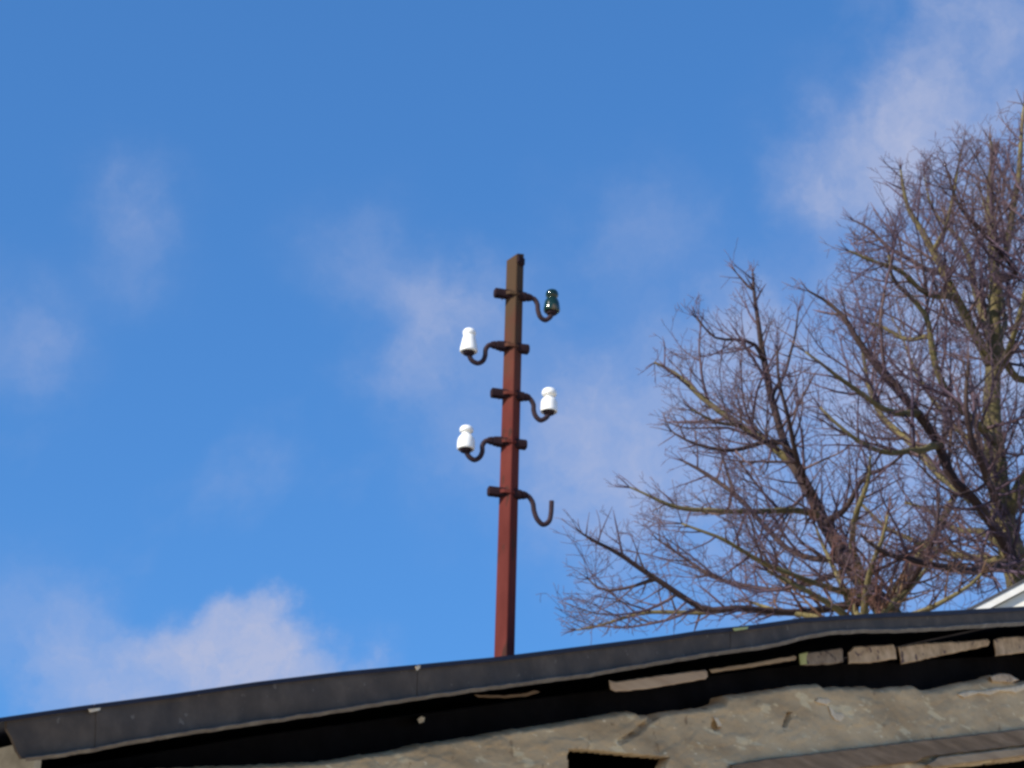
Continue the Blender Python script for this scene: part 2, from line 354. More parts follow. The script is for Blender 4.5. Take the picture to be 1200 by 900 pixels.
def wall_face():
    V, F = [], []; xs = [36 + i*1.35 for i in range(int((1268-36)/1.35))]; m = 74
    ix = []
    for x in xs:
        yt = interp(WTOP, x) + noise.noise(Vector((x*.09, 1, 0)))*1.6 + noise.noise(Vector((x*.33, 4, 0)))*.9
        for k in range(m+1):
            t = k/m; y = yt + (BASEY-yt)*t; p = FP.hit(x, y, WOFF)
            q = Vector((p.dot(d_), p.z*1.6 - p.dot(d_)*.45, 0))
            h = noise.fractal(q*2.2, 1.0, 2.0, 4)*.010 + noise.fractal(q*14, 1.0, 2.0, 3)*.004
            s = noise.noise(Vector((q.x*3.1, q.y*7.5, 7))) + .35*noise.noise(Vector((q.x*15, q.y*22, 2)))
            h += .005*max(0, min(1, (s-.05)*6))                       # skins of plaster that have not come off
            s2 = noise.noise(Vector((q.x*9, q.y*14, 17))); h += .003*max(0, min(1, (s2-.25)*6))
            e = (y-yt)                                                # worn, rounded top
            if e < 7: h -= .045*(1-e/7)**2
            for a, b, w in CR:
                dd = dseg(x, y, a, b)
                if dd < w+2: h -= .035*max(0, min(1, (w+2-dd)/2.2))
            dd = math.hypot((x-840)*.9, (y-850)*.75)
            if dd < 5.5: h -= .04*min(1, (5.5-dd)/2.5)
            for H in (HOLE1, HOLE3):                                  # slightly thickened rim
                pass
            V.append(p + NRM*h); ix.append((x, y))
    m1 = m+1; dead = set()
    for i in range(len(xs)-1):
        for k in range(m):
            a = i*m1+k; cx = (ix[a][0]+ix[a+m1+1][0])/2; cy = (ix[a][1]+ix[a+m1+1][1])/2
            if inside(HOLE1, cx, cy) or inside(HOLE2, cx, cy) or inside(HOLE3, cx, cy): dead.add((i, k)); continue
            F.append((a, a+1, a+m1+1, a+m1))
    bm = bmesh.new(); bv = [bm.verts.new(v-SHED) for v in V]
    for f in F: bm.faces.new([bv[j] for j in f])
    for v in [v for v in bm.verts if not v.link_faces]: bm.verts.remove(v)
    be = [e for e in bm.edges if len(e.link_faces) == 1]
    r = bmesh.ops.extrude_edge_only(bm, edges=be)                     # thickness: reveals of the holes and the wall head
    for v in [g for g in r['geom'] if isinstance(g, bmesh.types.BMVert)]: v.co -= NRM*.07
    bmesh.ops.recalc_face_normals(bm, faces=bm.faces)
    me = bpy.data.meshes.new('plaster_wall'); bm.to_mesh(me); bm.free()
    me.polygons.foreach_set('use_smooth', [True]*len(me.polygons))
    return link('plaster_wall', me, M['plaster'], shed)
wall_face()
# body of the wall below the strip, the other walls
def wpt(x, y, off): return FP.hit(x, y, off)
pL = FP.hit(36, BASEY, WOFF); pR = FP.hit(1268, BASEY, WOFF)
def quadbox(p, q, zt0, zt1, th, name, mt):                            # vertical wall from p to q, tops zt0/zt1
    dr = (q-p); dr.z = 0; nn = Vector((dr.y, -dr.x, 0)).normalized()
    P = [Vector((p.x, p.y, -.3)), Vector((q.x, q.y, -.3)), Vector((q.x, q.y, zt1)), Vector((p.x, p.y, zt0))]
    V = P + [v-nn*th for v in P]; return link(name, clean(mesh_from(name, sub(V, SHED), box_faces(0))), mt, shed)
quadbox(pL, pR, pL.z+.003, pR.z+.003, .20, 'lower_wall', M['plaster'])
zl = FP.hit(36, interp(TOP, 36), 0).z-.10; zr = FP.hit(1262, interp(TOP, 1262), 0).z-.10
bL = pL-NRM*3.6; bR = pR-NRM*3.6
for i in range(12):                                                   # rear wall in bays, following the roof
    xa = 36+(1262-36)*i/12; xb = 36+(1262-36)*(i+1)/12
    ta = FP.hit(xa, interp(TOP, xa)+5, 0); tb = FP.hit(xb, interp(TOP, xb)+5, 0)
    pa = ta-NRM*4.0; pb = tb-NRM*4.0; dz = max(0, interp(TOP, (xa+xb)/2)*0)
    quadbox(pb, pa, tb.z-.03, ta.z-.03, .2, 'rear_wall', M['shade_black'])  # shade of the interior painted as a near-black wall colour
zl = FP.hit(36, interp(TOP, 36)+5, 0).z+.008; zr = FP.hit(1268, interp(TOP, 1268)+5, 0).z+.008
quadbox(bL, pL-NRM*.003, zl, zl, .03, 'end_wall', M['concrete'])
quadbox(pR-NRM*.003, bR, zr, zr, .2, 'end_wall', M['shade_black'])  # near-black colour hides the sunlight entering under the eave

def slab(poly, front, back, name, mt, parent, bev=.006, step=2.5, rough=.004, lbl=None, seed=0, bevpx=1.6):
    """a solid piece whose outline lies on the wall plane"""
    pts = []
    for i in range(len(poly)):
        a, b = poly[i], poly[(i+1) % len(poly)]; L_ = math.hypot(b[0]-a[0], b[1]-a[1]); k = max(1, int(L_/step))
        for j in range(k): pts.append((a[0]+(b[0]-a[0])*j/k, a[1]+(b[1]-a[1])*j/k))
    cx = sum(p[0] for p in pts)/len(pts); cy = sum(p[1] for p in pts)/len(pts); n = len(pts)
    yr = max(p[1] for p in pts)-min(p[1] for p in pts)
    pts = [(x+noise.noise(Vector((x*.12, y*.12, seed)))*rough*250*.8, y+noise.noise(Vector((x*.15, y*.15, seed+9)))*rough*200) for x, y in pts]
    V = []
    def ring(ins, off):
        for i in range(n):
            a, b = pts[i-1], pts[(i+1) % n]; tx, ty = b[0]-a[0], b[1]-a[1]; l = math.hypot(tx, ty) or 1
            x, y = pts[i][0]-ty/l*ins*sg, pts[i][1]+tx/l*ins*sg
            p = FP.hit(x, y, off); V.append(p + NRM*noise.noise(p*12+Vector((seed, 0, 0)))*rough)
    ar = sum(pts[i][0]*pts[(i+1) % n][1]-pts[(i+1) % n][0]*pts[i][1] for i in range(n)); sg = 1 if ar > 0 else -1
    ring(bevpx, front); ring(bevpx*.3, front-bev*.35); ring(0, front-bev); ring(0, back)
    F = [tuple(range(n)), tuple(3*n+k for k in range(n))[::-1]]
    for r in range(3):
        for k in range(n): F.append((r*n+k, r*n+(k+1) % n, (r+1)*n+(k+1) % n, (r+1)*n+k))
    me = mesh_from(name, sub(V, SHED), F)
    bm = bmesh.new(); bm.from_mesh(me); bmesh.ops.triangulate(bm, faces=[f for f in bm.faces if len(f.verts) > 4]); bmesh.ops.recalc_face_normals(bm, faces=bm.faces); bm.to_mesh(me); bm.free()
    o = link(name, me, mt, parent)
    if lbl: o['label'] = lbl
    return o
# purlin under the roof, near-black to paint in the deep shade of the gap
slab([(40, 905), (300, 862), (600, 822), (830, 792), (935, 779), (1050, 775), (1265, 764), (1265, 835), (1090, 835), (600, 880), (300, 925), (40, 960)], WOFF-.22, WOFF-.36, 'purlin', M['shade_black'], shed, rough=.004, step=12)
# pieces lodged between the wall head and the roof
slab([(713, 797), (722, 798.5), (790, 789), (826, 784.5), (829, 787), (829.5, 793), (826, 796), (790, 802), (760, 807), (722, 811), (715, 808)], WOFF+.02, WOFF-.30, 'board', M['board'], shed, bev=.012, lbl='long pale board end between wall head and roof', seed=1)
slab([(831, 784.5), (880, 777), (931, 768), (934, 770), (932, 773.5), (880, 782), (834, 788.5)], WOFF+.01, WOFF-.30, 'board', M['beam2'], shed, bev=.006, lbl='thin grey board edge between wall head and roof', seed=2, bevpx=1)
slab([(937, 766), (950, 764), (986, 759), (988, 762), (988, 776), (975, 778.5), (945, 780), (937, 779)], WOFF+.01, WOFF-.30, 'brick', M['brick_dark'], shed, bev=.02, seed=3, lbl='dark weathered brick')
slab([(936.5, 766), (947, 763.5), (945, 772), (946, 779), (937, 779)], WOFF+.024, WOFF-.05, 'lichen_patch', M['lichen'], shed, bev=.01, seed=23, bevpx=1, step=2)
slab([(993, 765), (1000, 757.5), (1030, 756), (1047, 755), (1049.5, 760), (1050.5, 772), (1020, 777), (994, 778)], WOFF+.02, WOFF-.30, 'brick', M['brick'], shed, bev=.02, seed=4)
slab([(1052, 758), (1075, 754), (1100, 752.5), (1130, 751), (1157, 748.5), (1160, 752), (1158, 757), (1130, 763), (1100, 769), (1070, 776), (1055, 778.5)], WOFF+.015, WOFF-.30, 'brick', M['brick'], shed, bev=.02, lbl='long tapering broken brick', seed=5)
slab([(1164, 750), (1170, 747), (1200, 745), (1226, 743), (1228, 760), (1200, 765), (1166, 769)], WOFF+.02, WOFF-.30, 'brick', M['brick'], shed, bev=.02, seed=6)
slab([(1232, 744), (1262, 741), (1262, 758), (1232, 760)], WOFF+.01, WOFF-.30, 'brick', M['brick'], shed, bev=.02, seed=8)
# timber lintels low at the right
slab([(856, 896), (900, 889), (960, 882), (1073, 868), (1130, 862), (1200, 853.5), (1265, 846), (1265, 870), (1200, 874), (1150, 880), (1082, 888), (1075, 893), (940, 908), (857, 915)], WOFF+.035, WOFF-.10, 'timber_lintel', M['beam'], shed, bev=.015, seed=11, lbl='brown upper timber lintel')
slab([(1100, 887), (1150, 881.5), (1200, 875.5), (1265, 868), (1265, 878), (1200, 886), (1130, 895), (1092, 900), (1086, 896)], WOFF+.06, WOFF-.12, 'timber_lintel', M['beam2'], shed, bev=.012, seed=12, lbl='paler lower timber lintel')
# pale chips of plaster and a bit of nail work
slab([(955, 822), (959, 818), (965, 819), (970, 818), (974, 822), (969, 826), (963, 825)], WOFF+.010, WOFF-.02, 'plaster_chip', M['chip'], shed, bev=.006, seed=13, bevpx=1, step=2)
slab([(971, 827), (975, 830), (979, 835), (987, 836), (989, 840), (985, 846), (979, 844), (974, 838)], WOFF+.012, WOFF-.02, 'plaster_chip', M['chip'], shed, bev=.006, seed=19, bevpx=1, step=2)
slab([(836, 840), (841, 841), (846, 851), (841, 852)], WOFF+.014, WOFF-.02, 'plaster_chip', M['chip'], shed, bev=.006, seed=14, bevpx=.8, step=2)
slab([(1122, 813), (1136, 809), (1150, 810), (1166, 806), (1182, 807), (1200, 801), (1228, 799), (1225, 804), (1205, 807), (1190, 812), (1172, 810), (1160, 815), (1146, 813), (1130, 818)], WOFF+.016, WOFF-.02, 'plaster_chip', M['chip'], shed, bev=.01, seed=15)
slab([(1160, 792.5), (1170, 789), (1183, 790), (1194, 797), (1185, 800), (1163, 799)], WOFF+.02, WOFF-.12, 'brick', M['brick'], shed, bev=.012, seed=16, lbl='brick set in the wall head')
slab([(488, 843), (494, 839), (498, 841), (497, 846), (491, 848)], WOFF-.12, WOFF-.24, 'peg', M['chip'], shed, bev=.01, seed=17, bevpx=.8, step=2, lbl='pale peg in the dark gap')
slab([(555, 814), (590, 814.5), (610, 813), (628, 809), (634, 811), (615, 816), (590, 818), (560, 817)], WOFF-.10, WOFF-.2, 'board', M['beam'], shed, bev=.004, seed=18, bevpx=.7, lbl='dark splintered batten under the verge')

# ------------------------------------------------------------------ the mast
FY = at_y(600, 450, 1)
fh = FP.hit(588, 770, 0.0)
PB = fh - NRM*0.9                                                   # mast stands 0.9 m behind the verge
DY = PB.y + 0.0
base = at_y(588.0, 776, DY)                                        # where it comes out of the roof
top = at_y(601.5, 303, DY)
axis = (top-base).normalized(); LEN = (top-base).length
PXM = (base-CAM).dot(FW)/FOC                                       # metres per picture pixel at the mast
mast = root('roof_mast', base, 'rusty red steel mast with insulator brackets rising behind the shed roof edge', 'mast')
q = Vector((0, 0, 1)).rotation_difference(axis); mast.rotation_mode = 'QUATERNION'; mast.rotation_quaternion = q
# channel section, web turned to the left of the viewer
def channel():
    a = R_(28); ex = Vector((math.cos(a), -math.sin(a), 0)); ey = Vector((math.sin(a), math.cos(a), 0))   # ex along the web, ey backwards
    w, dpt, t, r = .080, .085, .010, .010
    prof = []
    h = w/2
    for k in range(5): g = math.pi + k/4*math.pi/2; prof.append((-h+r+r*math.cos(g), r+r*math.sin(g)))
    for k in range(5): g = 1.5*math.pi + k/4*math.pi/2; prof.append((h-r+r*math.cos(g), r+r*math.sin(g)))
    prof += [(h, dpt), (h-t, dpt), (h-t, t), (-h+t, t), (-h+t, dpt), (-h, dpt)]
    zs = [-.09, 0] + [LEN*i/14 for i in range(1, 14)] + [LEN]
    V, F = [], []; n = len(prof)
    for zi, z in enumerate(zs):
        s = .92 - .08*max(0, min(1, z/LEN))                       # slightly slimmer towards the head
        for (x, y) in prof:
            zz = z
            if zi == len(zs)-1: zz = z + (x+h)/w*.030 + y*.35 - .015 # crooked saw cut
            p = ex*(x*s) + ey*((y-.02)*s); V.append(Vector((p.x, p.y, zz)))
    for i in range(len(zs)-1):
        for k in range(n): F.append((i*n+k, i*n+(k+1) % n, (i+1)*n+(k+1) % n, (i+1)*n+k))
    F += [tuple(range(n)), tuple((len(zs)-1)*n+k for k in range(n))]
    me = mesh_from('pole', V, F); bm = bmesh.new(); bm.from_mesh(me)
    bmesh.ops.triangulate(bm, faces=[f for f in bm.faces if len(f.verts) > 4]); bmesh.ops.recalc_face_normals(bm, faces=bm.faces); bm.to_mesh(me); bm.free()
    link('pole', me, M['pole'], mast)
    # bent tab at the head of the right flange
    V = []; 
    for (x, y, z) in ((.034, -.020, -.045), (.046, -.018, -.030), (.046, -.018, .004), (.034, -.020, .008)): 
        p = ex*x + ey*y; V.append(Vector((p.x, p.y, LEN+z)))
    V += [v + ey*.055 + ex*.004 for v in V]
    link('bent_flange_tab', clean(mesh_from('bent_flange_tab', V, box_faces(0))), M['iron'], mast)
channel()
BD = Vector((math.cos(R_(15)), math.sin(R_(15)), 0))               # bracket direction: bars run away to the right
BN = Vector((BD.y, -BD.x, 0))
def to_px(p):
    v = p-CAM; w = v.dot(FW); return (600+v.x/w*FOC, 450-v.dot(UP)/w*FOC)
def on_mast(y):
    a, b = 0, LEN
    for _ in range(30):
        m = (a+b)/2
        if to_px(base+axis*m)[1] > y: a = m
        else: b = m
    return a
def lathe(profile, seg=28):
    V, F = [], []
    for (r, z) in profile:
        for k in range(seg): a = 2*math.pi*k/seg; V.append(Vector((r*math.cos(a), r*math.sin(a), z)))
    n = len(profile)
    for i in range(n-1):
        for k in range(seg): F.append((i*seg+k, i*seg+(k+1) % seg, (i+1)*seg+(k+1) % seg, (i+1)*seg+k))
    F += [tuple(range(seg))[::-1], tuple((n-1)*seg+k for k in range(seg))]
    return V, F
def insulator_mesh(kind):
    P = PXM
    if kind == 'bell':      # slim cap, soft neck, wide skirt
        pr = [(2, 2), (7, 1), (8.6, 0), (10.2, 1.5), (10.0, 5), (9.0, 11), (8.1, 16), (7.4, 20), (6.7, 22), (6.8, 23.5), (7.5, 25), (7.6, 27.5), (6.6, 30), (4.8, 32), (1.5, 33)]
    elif kind == 'bottle':
        pr = [(2, 2), (7, 1), (8.8, 0), (9.9, 2), (9.9, 9), (9.2, 14), (6.8, 18.5), (5.2, 20), (5.2, 22), (7.2, 23.5), (7.8, 26), (7.0, 29), (4.8, 31), (1.5, 32)]
    elif kind == 'ringed':
        pr = [(2, 2), (8, 1), (9.2, 0), (9.8, 2), (9.6, 7), (9.3, 13), (8.0, 17), (5.4, 18.8), (5.4, 20.8), (7.6, 22), (8.6, 24.5), (8.2, 28), (6.2, 31), (1.5, 32.5)]
    else:
        pr = [(2, 2), (6, 1), (8.0, 0), (9.6, 2.5), (9.2, 8), (8.6, 13), (7.4, 17), (5.6, 19), (5.8, 20.5), (7.2, 22.5), (7.4, 26), (6.2, 29.5), (4.0, 31), (1.2, 32)]
    pr = [(r*P*1.1, z*P) for r, z in catmull(pr, 3)]
    V, F = lathe(pr); return mesh_from('insulator', V, F, True)
def bracket(y_c, side, hook, ins_kind, ins_base, label, ilabel, stub=13, yoff=0):
    """y_c picture height of the bar at the pole; side +1 hook to the right; hook and ins_base in pixels from the bar centre (x outwards, y up)"""
    P = PXM; z0 = on_mast(y_c); org = Vector((0, 0, z0))
    def L3(x, y, dep=0): return org + BD*(side*x*P/math.cos(R_(15))) + Vector((0, 0, y*P/math.cos(R_(21)))) + BN*dep
    # clamp: flat bar through the channel, a rounded stub on one side, tapering socket on the other
    V, F = [], []
    def boxseg(x0, x1, h0, h1, d0, d1, V=V, F=F):
        n = 12; b = len(V)
        for (x, h, dd) in ((x0, h0*.7, d0*.7), (x0+(1 if x1 > x0 else -1)*1.2, h0, d0), (x1-(1 if x1 > x0 else -1)*1.2, h1, d1), (x1, h1*.7, d1*.7)):
            for k in range(n):
                a = 2*math.pi*k/n; c, s = math.cos(a), math.sin(a)
                c = math.copysign(abs(c)**.6, c); s = math.copysign(abs(s)**.6, s)
                V.append(L3(x, 0) + Vector((0, 0, s*h*P)) + BN*(c*dd*P))
        for r in range(3):
            for k in range(n): F.append((b+r*n+k, b+r*n+(k+1) % n, b+(r+1)*n+(k+1) % n, b+(r+1)*n+k))
        F.append(tuple(b+k for k in range(n))); F.append(tuple(b+3*n+k for k in range(n)))
    boxseg(-10-stub, 6, 6.2, 6.0, 5.2, 5.2); boxseg(6, 19, 6.6, 5.6, 5.6, 4.6); boxseg(18.5, 26, 5.2, 3.6, 4.2, 3.4)
    fr = link('clamp', clean(mesh_from('clamp', V, F)), M['iron'], mast); fr['label'] = label
    # U strap round the front of the channel
    V, F = [], []
    pts = []
    for (x, dd) in ((-10.6, -.055), (-10.8, -.01), (-9.4, .022), (-5, .034), (3.4, .038), (8.8, .026), (10.8, .0), (10.6, -.055)): pts.append(org + BD*(x*P) + BN*dd)
    for hh in (-2.2, 2.2):
        for p in pts: V.append(p + Vector((0, 0, hh*P)))
    n = len(pts); 
    for hh in (-2.2, 2.2):
        for i, p in enumerate(pts):
            a = pts[max(0, i-1)]; c = pts[min(n-1, i+1)]; tt = (c-a).normalized(); no = Vector((-tt.y, tt.x, 0)); V.append(p + Vector((0, 0, hh*P)) + no*.004)
    for i in range(n-1): F += [(i, i+1, n+i+1, n+i), (2*n+i, 3*n+i, 3*n+i+1, 2*n+i+1), (i, 2*n+i, 2*n+i+1, i+1), (n+i, n+i+1, 3*n+i+1, 3*n+i)]
    F += [(0, n, 3*n, 2*n), (n-1, 3*n-1, 4*n-1, 2*n-1)]
    link('strap', clean(mesh_from('strap', V, F)), M['pole'], fr)
    V, F = [], []
    cp = [L3(*p) for p in catmull(hook, 7)]
    tube_into(V, F, cp, [3.1*P]*len(cp), 12)
    for f in F: pass
    link('hook', mesh_from('hook', V, F, True), M['hook'], fr)
    if ins_kind:
        o = link('insulator', insulator_mesh(ins_kind), M['glass'] if ins_kind == 'green' else M['porcelain'], fr)
        o.location = L3(*ins_base); o['label'] = ilabel
        # pin and dark underside plug
        V, F = [], []; b = L3(*ins_base); tube_into(V, F, [b+Vector((0, 0, -2.5*P)), b+Vector((0, 0, 2.2*P))], [6.6*P, 7.2*P], 20)
        link('insulator_base', mesh_from('insulator_base', V, F), M['hook'], fr)
bracket(346, 1, [(22, 0), (28, -1), (32, -7), (33, -15), (36, -23), (42, -26.5), (47, -23.5), (50, -19), (50.5, -12)], 'green', (50.5, -15), 'rusty clamp of the topmost bracket', 'dark green glass insulator with painted brown glint')
bracket(407, -1, [(22, 0), (27, -1), (31, -7), (31.5, -15), (34, -22), (40, -26), (47, -24), (51, -18), (52, -12)], 'bell', (52, -14), 'rusty clamp of the second bracket from the top', 'upper left white porcelain insulator with wide skirt')
bracket(463, 1, [(22, 0), (26, -1.5), (30, -8), (30.5, -15), (33, -22), (39, -26.5), (45, -23.5), (48.5, -19), (49, -14)], 'ringed', (49.5, -15), 'rusty clamp of the middle bracket', 'right white porcelain insulator with ringed neck')
bracket(519, -1, [(22, 0), (27, -1), (31, -7), (31, -15), (34, -22), (40, -26), (46, -23.5), (50, -18), (51, -12)], 'bottle', (51, -15), 'rusty clamp of the fourth bracket', 'lower left white porcelain insulator with slim neck')
bracket(578, 1, [(22, 0), (27, -1), (32, -8), (34, -18), (38, -27), (45, -32.5), (52, -28), (54.5, -18), (55, -3)], None, None, 'rusty clamp of the lowest bracket with a bare hook', None)

# ------------------------------------------------------------------ bare trees
TY = 27.0; S = TY/ray(900, 450).y/FOC                              # metres per pixel at the trees
def T(px, py, dep=0.0): return at_y(px, py, TY+dep)
class Tree: pass
def tree(name, label, trunk_px, limbs, outline, dens, lng, barks, seed, group='bare trees behind the shed'):
    rnd = random.Random(seed)
    g = T(*trunk_px[0][:3]); g = Vector((g.x, g.y, 0))
    rt = root(name, g, label, 'tree', group)
    nodes, par, rad = [], [], []                                    # skeleton
    def add(p, pa, r): nodes.append(p); par.append(pa); rad.append(r); return len(nodes)-1
    # trunk
    tp = [(g + Vector((0, 0, 0)), 19*S*1.25), (g + Vector((.05, 0, 2.5)), 19*S)]
    for (x, y, dpt, r) in trunk_px: tp.append((T(x, y, dpt), r*S*1.05))
    def dense(path, step=.16):
        o = [path[0]]
        c = catmull([(*p, r) for p, r in path], 12)
        for a in c:
            if (Vector(a[:3])-o[-1][0]).length >= step: o.append((Vector(a[:3]), a[3]))
        o.append((Vector(c[-1][:3]), c[-1][3])); return o
    chains = []
    def addchain(path, start=None, jit=.018):
        ids = [] if start is None else [start]; prev = start if start is not None else -1
        for i, (p, r) in enumerate(path if start is None else path[1:]):
            j = Vector((noise.noise(p*1.7), noise.noise(p*1.7+Vector((9, 0, 0))), noise.noise(p*1.7+Vector((0, 9, 0)))))*jit*2
            prev = add(p+j, prev, r); ids.append(prev)
        return ids
    ch = addchain(dense(tp)); chains.append(('trunk', ch))
    for lb in limbs:
        # find nearest existing skeleton node to the first point
        dep0 = lb[0][2]
        p0 = T(lb[0][0], lb[0][1], dep0); best = min(range(len(nodes)), key=lambda i: (nodes[i]-p0).length)
        path = [(nodes[best], min(rad[best]*.9, lb[0][3]*S*1.15))]
        for (x, y, dpt, r) in lb[0:]:
            p = T(x, y, dpt)
            if (p-path[-1][0]).length > .12: path.append((p, r*S*.94))
        chains.append(('limb', addchain(dense(path), best)))
    nfix = len(nodes)
    fan = T(*trunk_px[1][:3]); V, F = [], []; Vt, Ft = [], []; cnt = [0, 0]
    def ok(p, slack):
        x, y = to_px(p); k = slack*noise.noise(Vector((x*.035, y*.035, seed)))
        x += k; y += k*.6
        return inside(outline, x, y)
    def perp(d):
        v = Vector((rnd.gauss(0, 1), rnd.gauss(0, 1), rnd.gauss(0, 1))); v -= d*v.dot(d); return v.normalized()
    def grow(p, d, ln, r, lev):
        """one shoot: runs outward and up, side shoots fork off it, tapering to the tip"""
        seg = (.16, .11, .075, .06)[lev]; n = max(2, int(ln/seg)); P_ = [p]; Rr = [r]; bend = perp(d)*rnd.uniform(.02, .10)
        out_ = (p-fan).normalized(); side = rnd.random() < .5
        for k in range(n):
            t = (k+1)/n
            d = (d + bend + out_*.04 + Vector((0, 0, (.035, .035, .02, .0)[lev])) + Vector((rnd.gauss(0, 1), rnd.gauss(0, 1), rnd.gauss(0, 1)))*(.085, .12, .16, .18)[lev]).normalized()
            p = p + d*seg
            if not ok(p + d*.14, 34) and k > 0 and rnd.random() < .72: 
                P_.append(p); Rr.append(.0036); break
            P_.append(p); Rr.append(max(.0034, r*(1-t*.78)))
            if lev < 3:
                pr = (.72, .70, .62)[lev] * (0.55 if k == 0 else 1)
                if rnd.random() < pr:
                    q = perp(d); q = (q + out_*.25).normalized(); an = math.radians(rnd.uniform(34, 70)); dd = (d*math.cos(an)+q*math.sin(an)).normalized()
                    l2 = (rnd.uniform(.40, .80)*(1-t*.45), rnd.uniform(.20, .46), rnd.uniform(.10, .22))[lev] * (min(1.25, ln) if lev == 0 else 1)
                    grow(p, dd, l2, max(.0040, min(Rr[-1]*.68, (.012, .0075, .0048)[lev])), lev+1)
        cnt[0] += 1
        if lev <= 1: tube_into(V, F, P_, Rr, 5 if lev == 0 else 4)
        else: tube_into(Vt, Ft, P_[::1 if lev == 2 else 2] if len(P_) > 3 else P_, (Rr[::1 if lev == 2 else 2] if len(P_) > 3 else Rr), 3)
    for nm, ids in chains:
        P_, Rr = [nodes[i]-g for i in ids], [max(rad[i], .009) for i in ids]
        tube_, tf_ = [], []; tube_into(tube_, tf_, P_, Rr, 12 if nm == 'trunk' else 9)
        link(nm, mesh_from(nm, tube_, tf_, True), barks[len(rt.children) % len(barks)], rt)
        travelled = 0; nxt_ = rnd.uniform(.1, .3); tot = sum((nodes[ids[k]]-nodes[ids[k-1]]).length for k in range(1, len(ids)))
        for k in range(1, len(ids)):
            a, b = nodes[ids[k-1]], nodes[ids[k]]; travelled += (b-a).length
            x, y = to_px(b)
            if y > 760: continue
            if travelled > nxt_:
                nxt_ = travelled + rnd.uniform(.030, .066)*dens*(.55 if y > 600 and x > 930 else 1)
                d = (b-a).normalized(); q = perp(d); an = math.radians(rnd.uniform(36, 75)); dd = (d*math.cos(an)+q*math.sin(an)+Vector((0, 0, .10))).normalized()
                ln = (rnd.uniform(.5, 1.4) if rnd.random() < .62 else rnd.uniform(1.3, 2.4))*lng*(.55+.45*min(1, (tot-travelled)/1.5)); rr = min(rad[ids[k]]*.6, .010+ln*.0095)
                if rr < .006: rr = .006
                grow(b, dd, ln, rr, 0)
        # the limb ends in a spray of shoots
        for _ in range(4):
            d = (nodes[ids[-1]]-nodes[ids[-2]]).normalized(); grow(nodes[ids[-1]], (d+perp(d)*rnd.uniform(.1, .6)).normalized(), rnd.uniform(.3, .6), .008, 1)
    V = [v-g for v in V]; Vt = [v-g for v in Vt]
    o = link('branches', mesh_from('branches', V, F, True), M['twig'], rt); o['kind'] = 'stuff'
    o = link('twigs', mesh_from('twigs', Vt, Ft, True), M['twig'], rt); o['kind'] = 'stuff'
    print(name, 'shoots', cnt[0], 'tris', (len(F)+len(Ft))*2)

